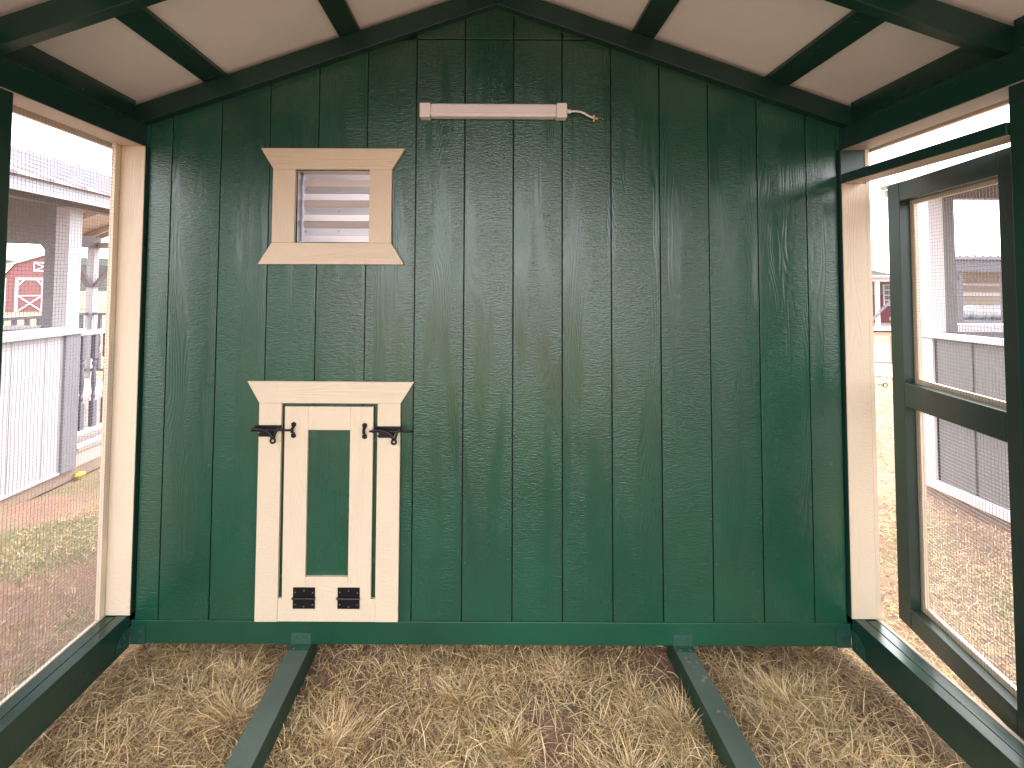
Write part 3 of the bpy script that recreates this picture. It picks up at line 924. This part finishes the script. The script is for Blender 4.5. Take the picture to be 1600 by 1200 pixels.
# yellow lump at the foot of the corner post
yl = MB().tube([(-3.20, 1.775, 0.052), (-3.195, 1.79, 0.056), (-3.19, 1.81, 0.058), (-3.185, 1.835, 0.054), (-3.18, 1.85, 0.050)], [.008, .018, .021, .017, .004], 9).build('yellow_cap', M['yellow'], smooth=True)
yl.location = (0, 0, -0.028)
tag(yl, 'small bright yellow plastic cap lying at the foot of the grey cabin post', 'cap')

# ------------------------------------------------------------------ red barn far left
barn = thing('gambrel_barn', 'red gambrel roofed barn with white trim, far off seen through the grey cabin', 'barn', (-25.55, 25.0, 0), math.radians(50))
BX, BY = -25.55, 25.0
half = 1.62; oz = -0.05
gam = [(-half, 0), (half, 0), (half, 1.95), (half * .72, 2.72), (0, 3.22), (-half * .72, 2.72), (-half, 1.95)]
MB().slab([(BX + x, z + oz) for x, z in gam], BY, BY + 6).build('barn_wall', M['barn_red'], barn)
rf = [(-half - .16, 1.86), (-half * .74, 2.80), (0, 3.32), (half * .74, 2.80), (half + .16, 1.86)]
for i in range(4):
    (xa, za), (xb, zb) = rf[i], rf[i + 1]
    MB().slab([(BX + xa, za + oz), (BX + xb, zb + oz), (BX + xb, zb + .08 + oz), (BX + xa, za + .08 + oz)], BY - .12, BY + 6.1).build('roof', M['barn_roof'], barn)
    MB().slab([(BX + xa, za - .06 + oz), (BX + xb, zb - .06 + oz), (BX + xb, zb + .06 + oz), (BX + xa, za + .06 + oz)], BY - .16, BY - .121).build('rake_trim', M['white'], barn)
for x in (-half, half - .12):
    box('corner_trim', M['white'], barn, BX + x, BX + x + .12, BY - .03, BY - .001, oz, 1.95 + oz)
def wline(a, b, w=.09, y=BY - .04, par=barn): MB().bar((BX + a[0], y, a[1] + oz), (BX + b[0], y, b[1] + oz), .03, w, (0, 1, 0) if False else (0, 0.001, 1)).build('door_trim', M['white'], par)
def strip(par, a, b, w=.10, y=BY - .035):
    a = Vector((BX + a[0], 0, a[1] + oz)); b = Vector((BX + b[0], 0, b[1] + oz)); d = (b - a).normalized(); nrm = Vector((-d.z, 0, d.x)) * (w / 2)
    MB().slab([((a - nrm).x, (a - nrm).z), ((b - nrm).x, (b - nrm).z), ((b + nrm).x, (b + nrm).z), ((a + nrm).x, (a + nrm).z)], y, y + .02).build('door_trim', M['white'], par)
bd = box('barn_door', M['barn_red'], barn, BX - 1.05, BX + 1.05, BY - .012, BY - .0005, oz + .02, 1.90 + oz)
for a, b, w in (((-1.08, 0), (-1.08, 1.92), .13), ((1.08, 0), (1.08, 1.92), .13), ((-1.14, 1.90), (1.14, 1.90), .13), ((0, 0), (0, 1.8), .13),
                ((-1.0, .95), (1.0, .95), .06)):
    strip(bd, a, b, w)
for x0, x1 in ((-1.0, -.07), (.07, 1.0)):
    strip(bd, (x0, .92), (x1, .10), .07, BY - .058); strip(bd, (x0, .10), (x1, .92), .07, BY - .081)
    strip(bd, (x0, 1.55), (x0 + .20, 1.84), .07, BY - .058); strip(bd, (x1 - .20, 1.84), (x1, 1.55), .07, BY - .081)
lf = box('loft_door', M['barn_red'], barn, BX - .42, BX + .42, BY - .012, BY - .0005, 2.36 + oz, 2.84 + oz)
for a, b in (((-.46, 2.36), (.46, 2.36)), ((-.46, 2.84), (.46, 2.84)), ((-.42, 2.36), (-.42, 2.84)), ((.42, 2.36), (.42, 2.84)),):
    strip(lf, a, b, .07)
strip(lf, (-.4, 2.38), (.4, 2.82), .05, BY - .058); strip(lf, (-.4, 2.82), (.4, 2.38), .05, BY - .081)

# ------------------------------------------------------------------ taupe cabin on the right
PXR = 3.30
cr_ = thing('screen_cabin', 'taupe cabin with white corner trim and open window, right beyond the screen door', 'cabin', (4.5, -0.5, 0))
YE = 1.62
for x0 in (PXR + .01, 5.6):
    box('skid', M['rawwood'], cr_, x0, x0 + .09, -3.0, YE, -0.02, 0.062)
proto = None
for k in range(17):
    y1 = 1.50 - k * 0.265
    if proto is None:
        proto = MB().box(PXR, PXR + .014, y1 - .245, y1, 0.135, 1.160).build('wall_board', M['taupe'], cr_, 0.001); yk = y1
    else: dup_child(proto, (0, y1 - yk, 0))
    pb = MB().box(PXR + .006, PXR + .0135, y1 - .2585, y1 - .2515, 0.135, 1.160)
    pb.build('batten', M['taupe'], cr_)
box('wall_backing', M['taupe_dark'], cr_, PXR + .0145, PXR + .022, -2.9, 1.53, 0.13, 1.165)
box('base_trim', M['white'], cr_, PXR - .016, PXR + .013, -2.9, YE + .01, 0.066, 0.1345, .001)
box('window_ledge', M['white'], cr_, PXR - .03, PXR + .05, -2.9, YE + .01, 1.1655, 1.206, .002)
box('corner_board', M['white'], cr_, PXR - .016, PXR - .001, 1.515, YE, 0.135, 1.165, .001)
box('corner_board', M['white'], cr_, PXR - .016, PXR + .09, 1.515, YE, 1.2065, 2.205, .001)
box('end_jamb', M['taupe'], cr_, PXR + .091, 3.50, YE - .08, YE, 1.2065, 2.205)
box('end_wall_low', M['taupe'], cr_, PXR + .023, 5.70, YE - .07, YE - .001, 0.135, 1.2060)
box('end_sill', M['white'], cr_, 3.501, 5.60, YE - .08, YE + .02, 1.2065, 1.262)
box('side_wall', M['taupe'], cr_, 5.68, 5.70, -2.9, YE - .071, 0.135, 1.2)
box('end_jamb', M['taupe'], cr_, 5.601, 5.70, YE - .08, YE, 1.207, 2.205)
box('end_header', M['taupe'], cr_, PXR + .0205, 5.70, YE - .08, YE, 2.2055, 2.30)
box('side_header', M['taupe'], cr_, PXR, PXR + .02, -2.9, YE - .02, 2.2055, 2.30)
box('side_header', M['taupe'], cr_, 5.68, 5.70, -2.9, YE - .081, 2.2055, 2.30)
for y in (-1.2, -2.9): box('wall_post', M['taupe'], cr_, PXR, PXR + .09, y, y + .09, 1.2065, 2.205)
for s in (-1, 1):
    xe = 4.5 + s * 1.38; sl = 0.22
    MB().slab([(4.5 + s * .0005, 2.60), (xe, 2.60 - sl * 1.38), (xe, 2.635 - sl * 1.38), (4.5 + s * .0005, 2.635)], -3.0, 1.735).build('roof', M['barn_roof'], cr_)
MB().slab([(PXR, 2.301), (5.70, 2.301), (5.70, 2.33), (4.5, 2.595), (PXR, 2.33)], YE - .07, YE - .01).build('gable', M['taupe'], cr_)
box('soffit_return', M['beige'], cr_, 3.12, 3.16, 1.70, 1.745, 2.245, 2.295)

# ------------------------------------------------------------------ open steel shed with ribbed roof, beyond
sh = thing('open_shed', 'open fronted steel shed with ribbed roof, beyond the taupe cabin window', 'shed', (12.0, 9.5, 0))
SX0, SX1 = 9.6, 15.5
y_f, y_b = 8.0, 10.2
MB().poly([(SX0, y_f - .2, 2.21), (SX1, y_f - .2, 2.23), (18.9, y_b, 3.17), (11.8, y_b, 2.50), (SX0, y_f - .2, 2.19), (SX1, y_f - .2, 2.21), (18.9, y_b, 3.15), (11.8, y_b, 2.48)],
          [(0, 1, 2, 3), (7, 6, 5, 4), (0, 4, 5, 1), (1, 5, 6, 2), (2, 6, 7, 3), (3, 7, 4, 0)]).build('roof', M['metal_roof'], sh)
for k in range(38):
    u = k / 37
    a = Vector((SX0 + (SX1 - SX0) * u, y_f - .2, 2.22 + .02 * u)); b = Vector((11.8 + 7.1 * u, y_b, 2.51 + .67 * u))
    MB().bar(a, b, .035, .03).build('roof_rib', M['spindle'], sh)
box('gutter', M['spindle'], sh, SX0, SX1, y_f - .26, y_f - .202, 2.15, 2.205)
box('eaves_panel', M['steel_dark'], sh, SX0, SX1, y_f - .19, y_f - .15, 1.90, 2.18)
for x in (9.98, 10.92, 13.5, 15.3):
    box('post', M['steel_dark'], sh, x - .035, x + .035, y_f - .14, y_f - .07, 0, 1.899)
MB().bar((9.98, y_f - .1, 1.72), (9.72, y_f - .1, 1.90), .04, .06, (0, 1, 0)).build('brace', M['steel_dark'], sh)
box('rear_wall', M['tan_wall'], sh, 11.0, 18.5, y_b - .1, y_b, 0, 2.2)
box('wall_rail', M['white'], sh, 11.0, 18.5, y_b - .16, y_b - .101, 1.62, 1.68)
box('wall_rail', M['white'], sh, 11.0, 18.5, y_b - .16, y_b - .101, 1.36, 1.46)
wt = thing('timber_rack', 'low weathered timber rack under the roof of the steel shed', 'rack', (10.8, 8.6, 0))
box('rack_top', M['spindle'], wt, 9.62, 13.0, 8.15, 9.2, 0.78, 0.86)
for x in (9.7, 10.7, 11.8, 12.9):
    for y in (8.2, 9.1): box('leg', M['rawwood'], wt, x - .04, x + .04, y - .04, y + .04, 0, 0.779)
def roll(x0, x1, y, z, r, lab, seed):
    rg = random.Random(seed); n = 26; mb = MB()
    path = [(x0 + (x1 - x0) * i / (n - 1), y + .02 * math.sin(i * .9), z + .015 * math.sin(i * 1.7 + seed)) for i in range(n)]
    mb.tube(path, [r * rg.uniform(.86, 1.06) * (0.9 if i in (0, n - 1) else 1) for i in range(n)], 14)
    o = mb.build('netting_roll', M['netting']); tag(o, lab, 'netting')
roll(9.75, 10.62, 8.5, 0.99, 0.125, 'pale roll of netting on the rack, nearer the white corner board', 1)
roll(10.68, 12.2, 8.6, 1.02, 0.155, 'darker fatter roll of netting on the rack, partly behind the shed post', 2)

t = NT('pale_sand')
n_ = t.noise(t.coords((1, 1, 1), rnd=False, world=True), 1.3, 5.0, 0.65)
t.link(t.mix(n_, (0.45, 0.36, 0.24), (0.68, 0.58, 0.44)), t.b.inputs['Base Color']); t.b.inputs['Roughness'].default_value = 0.95
M['sand'] = t.m
rs = random.Random(12)
pts = []
for k in range(40):
    a = 6.2832 * k / 40; q = 1 + rs.uniform(-.12, .12)
    pts.append((8.6 + 4.2 * q * math.cos(a), 8.6 + 2.4 * q * math.sin(a) + .45 * math.cos(a) * 2, 0.012))
structure(MB().poly(pts, [tuple(range(40))]).build('sandy_path', M['sand']))

# ------------------------------------------------------------------ white porch frame seen through the door gap
pf = thing('porch_hut', 'white framed porch of a small red hut, far off in the gap beside the door', 'hut', (14.5, 15.0, 0))
yq = 14.9
box('base_beam', M['white'], pf, 13.2, 17.5, yq, yq + .12, 0.03, 0.17)
box('deck', M['deck'], pf, 13.2, 17.5, yq + .121, yq + 2.2, 0.05, 0.16)
box('head_beam', M['white'], pf, 13.2, 17.5, yq, yq + .12, 1.80, 1.94)
for x in (13.25, 14.18, 15.6, 17.3): box('post', M['white'], pf, x - .05, x + .05, yq + .01, yq + .11, 0.171, 1.799)
MB().bar((14.18, yq - .03, .72), (14.95, yq - .03, 1.45), .04, .10, (0, 1, 0)).build('stair_rail', M['midgrey'], pf)
MB().bar((13.55, yq - .03, .10), (14.16, yq - .03, .66), .04, .10, (0, 1, 0)).build('stair_rail', M['midgrey'], pf)
box('roof', M['fascia'], pf, 13.0, 19.2, yq - .25, yq + 4.5, 1.941, 2.03)
box('hut_wall', M['barn_red_dark'], pf, 16.1, 19.0, yq + 2.2, yq + 4.4, 0.10, 1.30)
box('hut_gable', M['taupe'], pf, 16.1, 19.0, yq + 2.2, yq + 4.4, 1.301, 1.94)
wd = box('window_frame', M['white'], pf, 16.2, 16.6, yq + 2.15, yq + 2.199, 0.85, 1.72)
for i in range(2):
    for j in range(4):
        box('pane', M['window'], wd, 16.24 + i * .175, 16.39 + i * .175, yq + 2.14, yq + 2.149, .89 + j * .205, 1.06 + j * .205)
pk = MB().bar((7.65, 7.9, 0.02), (8.75, 7.3, 0.05), .09, .03).build('loose_plank', M['brown'])
tag(pk, 'loose brown plank lying on the bright ground beyond the doorway gap', 'plank')
st = MB().slab([(8.40, 0.0), (8.50, 0.0), (8.50, .56), (8.46, .62), (8.40, .56)], 7.75, 7.80).build('wooden_stake', M['brown'])
tag(st, 'upright brown wooden board standing in the ground, just behind the open door', 'board')


# ------------------------------------------------------------------ grass
PAL = np.array([(0.74, 0.54, 0.27), (0.62, 0.44, 0.21), (0.42, 0.29, 0.15), (0.82, 0.66, 0.40), (0.20, 0.125, 0.08), (0.62, 0.47, 0.29), (0.17, 0.19, 0.06)])


def blades(name, xy, length, width, flat, pal_w, parent=None, base_r=None, seed=0, centre=None, loc=(0, 0, 0), z_off=0.0):
    """curved tapering grass blades as one mesh. flat 0 upright .. 1 lying"""
    rg = np.random.default_rng(seed)
    n = len(xy); S = 4
    L_ = length * rg.uniform(.45, 1.25, n); W = width * rg.uniform(.6, 1.3, n)
    if centre is None: az = rg.uniform(0, 2 * np.pi, n)
    else:
        d = xy - np.array(centre); az = np.arctan2(d[:, 1], d[:, 0]) + rg.normal(0, .8, n); b0 = rg.uniform(0, 6.28); az = np.where(rg.random(n) < .45, b0 + rg.normal(0, .55, n), az)
    el = np.clip((1 - flat) * rg.uniform(.55, 1.5, n) + flat * rg.uniform(.02, .45, n), 0.02, 1.5)
    bend = rg.uniform(.05, .75 if centre is not None else 1.0, n) * (.35 + .65 * (1 - flat)); turn = rg.normal(0, .55, n)
    P = np.zeros((n, S + 1, 3)); P[:, 0, 0] = xy[:, 0]; P[:, 0, 1] = xy[:, 1]
    P[:, 0, 2] = gz(xy[:, 0], xy[:, 1]) + z_off - .004 + rg.uniform(0, .010, n) * flat
    for s in range(1, S + 1):
        e = el - bend * (s - 1) / S * 1.5; a = az + turn * (s - 1) / S
        st = (L_ / S)[:, None]
        P[:, s] = P[:, s - 1] + st * np.stack([np.cos(e) * np.cos(a), np.cos(e) * np.sin(a), np.sin(e)], 1)
        g = gz(P[:, s, 0], P[:, s, 1]) + z_off + .002 + .010 * rg.random(n)
        P[:, s, 2] = np.maximum(P[:, s, 2], g)
    side = np.stack([-np.sin(az), np.cos(az), rg.normal(0, .45, n)], 1); side /= np.linalg.norm(side, axis=1)[:, None]
    V = np.zeros((n, 2 * S + 1, 3)); taper = [1.0, .95, .8, .5]
    for s in range(S):
        o = side * (W * taper[s] / 2)[:, None]
        V[:, 2 * s] = P[:, s] - o; V[:, 2 * s + 1] = P[:, s] + o
    V[:, 2 * S] = P[:, S]
    V = V.reshape(-1, 3) - np.array(loc)
    K = 2 * S + 1
    quads = np.array([[2 * s, 2 * s + 1, 2 * s + 3, 2 * s + 2] for s in range(S - 1)])
    base = (np.arange(n) * K)[:, None]
    q = (base[:, :, None] + quads[None]).reshape(-1, 4)
    tr = base + np.array([[2 * S - 2, 2 * S - 1, 2 * S]])
    me = bpy.data.meshes.new(name)
    nq, nt = len(q), len(tr)
    me.vertices.add(len(V)); me.vertices.foreach_set('co', V.ravel())
    me.loops.add(nq * 4 + nt * 3); me.loops.foreach_set('vertex_index', np.concatenate([q.ravel(), tr.ravel()]).astype(np.int32))
    me.polygons.add(nq + nt)
    me.polygons.foreach_set('loop_start', np.concatenate([np.arange(nq) * 4, nq * 4 + np.arange(nt) * 3]).astype(np.int32))
    me.polygons.foreach_set('loop_total', np.concatenate([np.full(nq, 4), np.full(nt, 3)]).astype(np.int32))
    me.update(calc_edges=True)
    ci = rg.choice(len(PAL), n, p=np.array(pal_w) / sum(pal_w))
    c = PAL[ci] * rg.uniform(.75, 1.2, (n, 1))
    cv = np.ones((n, K, 4)); cv[:, :, :3] = c[:, None, :]
    at = me.color_attributes.new('tint', 'FLOAT_COLOR', 'POINT'); at.data.foreach_set('color', cv.ravel().astype(np.float32))
    me.materials.append(M['grass'])
    o = bpy.data.objects.new(name, me); COL.objects.link(o); o.location = loc
    if parent: o.parent = parent
    return o


def vnoise(x, y, f, seed):
    r = np.random.default_rng(seed); v = 0
    for k in range(7):
        a = r.uniform(0, 2 * np.pi); w = f * r.uniform(.6, 1.9); v = v + np.sin((x * np.cos(a) + y * np.sin(a)) * w + r.uniform(0, 6.28))
    return v / 7 ** .5


def scatter(x0, x1, y0, y1, dens, seed, f=5.0, gap=-0.2, avoid=()):
    rg = np.random.default_rng(seed); n = int((x1 - x0) * (y1 - y0) * dens)
    x = rg.uniform(x0, x1, n); y = rg.uniform(y0, y1, n)
    keep = vnoise(x, y, f, seed) + rg.normal(0, .5, n) > gap
    for a, b, c, d in avoid: keep &= ~((x > a) & (x < b) & (y > c) & (y < d))
    return np.stack([x[keep], y[keep]], 1)


SK = ((-0.772, -0.69, -2.4, .06), (0.757, 0.836, -2.4, .06))
W_IN = (3.5, 4.5, 5, 1.5, 6, 3, .35)  # extra dark tones in the matted layer: shade between blades put into colour
stuff(blades('matted_grass', scatter(-1.62, 1.68, -0.75, 0.30, 17000, 1, 6, -.6, SK), .082, .0023, .93, W_IN, seed=1))
stuff(blades('standing_grass', scatter(-1.46, 1.52, -0.75, 0.28, 8000, 2, 8, -.1, SK), .10, .0026, .62, (7, 4, 1, 6, .5, 4, .3), seed=2))
stuff(blades('matted_grass', scatter(-1.4, 1.45, -2.4, -0.75, 3500, 3, 6, -.5, SK), .06, .0026, .85, W_IN, seed=3))
W_L = (1.5, 3, 4, .6, 4, 1.5, 7)
stuff(blades('matted_grass', scatter(-3.2, -1.55, -1.3, 3.2, 7500, 4, 3.2, .4), .042, .0022, .85, W_L, seed=4))
stuff(blades('matted_grass', scatter(1.6, 3.28, -1.2, 4.5, 6500, 5, 3.0, -.4), .050, .0026, .80, (4, 6, 4, 3, 2, 3, 1.8), seed=5))
stuff(blades('matted_grass', scatter(3.28, 8.5, 1.9, 9.0, 1300, 6, 1.5, -.3), .06, .005, .75, (5, 6, 3, 3, 1, 2, 1.5), seed=6))
stuff(blades('matted_grass', scatter(-9, -1.6, 4.9, 12.0, 700, 7, 1.5, -.3), .07, .007, .75, (5, 6, 3, 3, 1, 2, 1.5), seed=7))

TUFTS = [
    (0.690, -0.235, .135, 230, .30, 'big pale straw tuft leaning against the right green skid'),
    (0.300, -0.045, .110, 170, .35, 'pale dry grass tuft in the middle, just under the green wall'),
    (0.100, -0.330, .110, 170, .40, 'dry yellow tuft at the bottom edge, left of centre between the skids'),
    (-0.500, -0.300, .120, 190, .40, 'spiky straw tuft just right of the left green skid'),
    (-0.900, -0.190, .115, 190, .40, 'shaggy straw tuft just left of the left green skid'),
    (-0.960, -0.040, .090, 130, .40, 'small dry tuft under the wall left of the left skid'),
    (0.450, -0.420, .110, 150, .40, 'straw tuft at the bottom edge near the right skid'),
    (1.130, -0.120, .120, 150, .70, 'flattened straw clump right of the right green skid'),
    (-0.080, -0.150, .100, 150, .45, 'golden dry tuft in the middle of the grass strip'),
    (0.560, -0.110, .085, 90, .30, 'thin upright pale tuft beside the right skid near the wall'),
]
for i, (x, y, ln, nb, fl, lab) in enumerate(TUFTS):
    rg = np.random.default_rng(100 + i)
    nb = int(nb * 1.5)
    r = rg.gamma(1.5, .012 + .012 * rg.random(), nb); a = rg.uniform(0, 6.283, nb)
    xy = np.stack([x + r * np.cos(a) * 1.3, y + r * np.sin(a)], 1)
    o = blades('grass_tuft', xy, ln, .0024, fl, (7, 4, 1, 6, .5, 3, .2), seed=200 + i, centre=(x, y), loc=(x, y, 0))
    tag(o, lab, 'grass tuft', 'dry straw tufts in the grass strip')
gt = np.random.default_rng(55)
for i, (x, y, lab) in enumerate(((1.21, -0.235, 'small green grass tuft right of the right skid'), (0.60, -0.43, 'few green blades at the bottom edge by the right skid'))):
    xy = np.stack([x + gt.normal(0, .015, 45), y + gt.normal(0, .012, 45)], 1)
    o = blades('grass_tuft', xy, .075, .0026, .4, (0.2, 1, 0, 0, 0, 0, 6), seed=300 + i, centre=(x, y), loc=(x, y, 0))
    tag(o, lab, 'grass tuft')
print('objects', len(bpy.data.objects), 'polys', sum(len(m.polygons) for m in bpy.data.meshes))
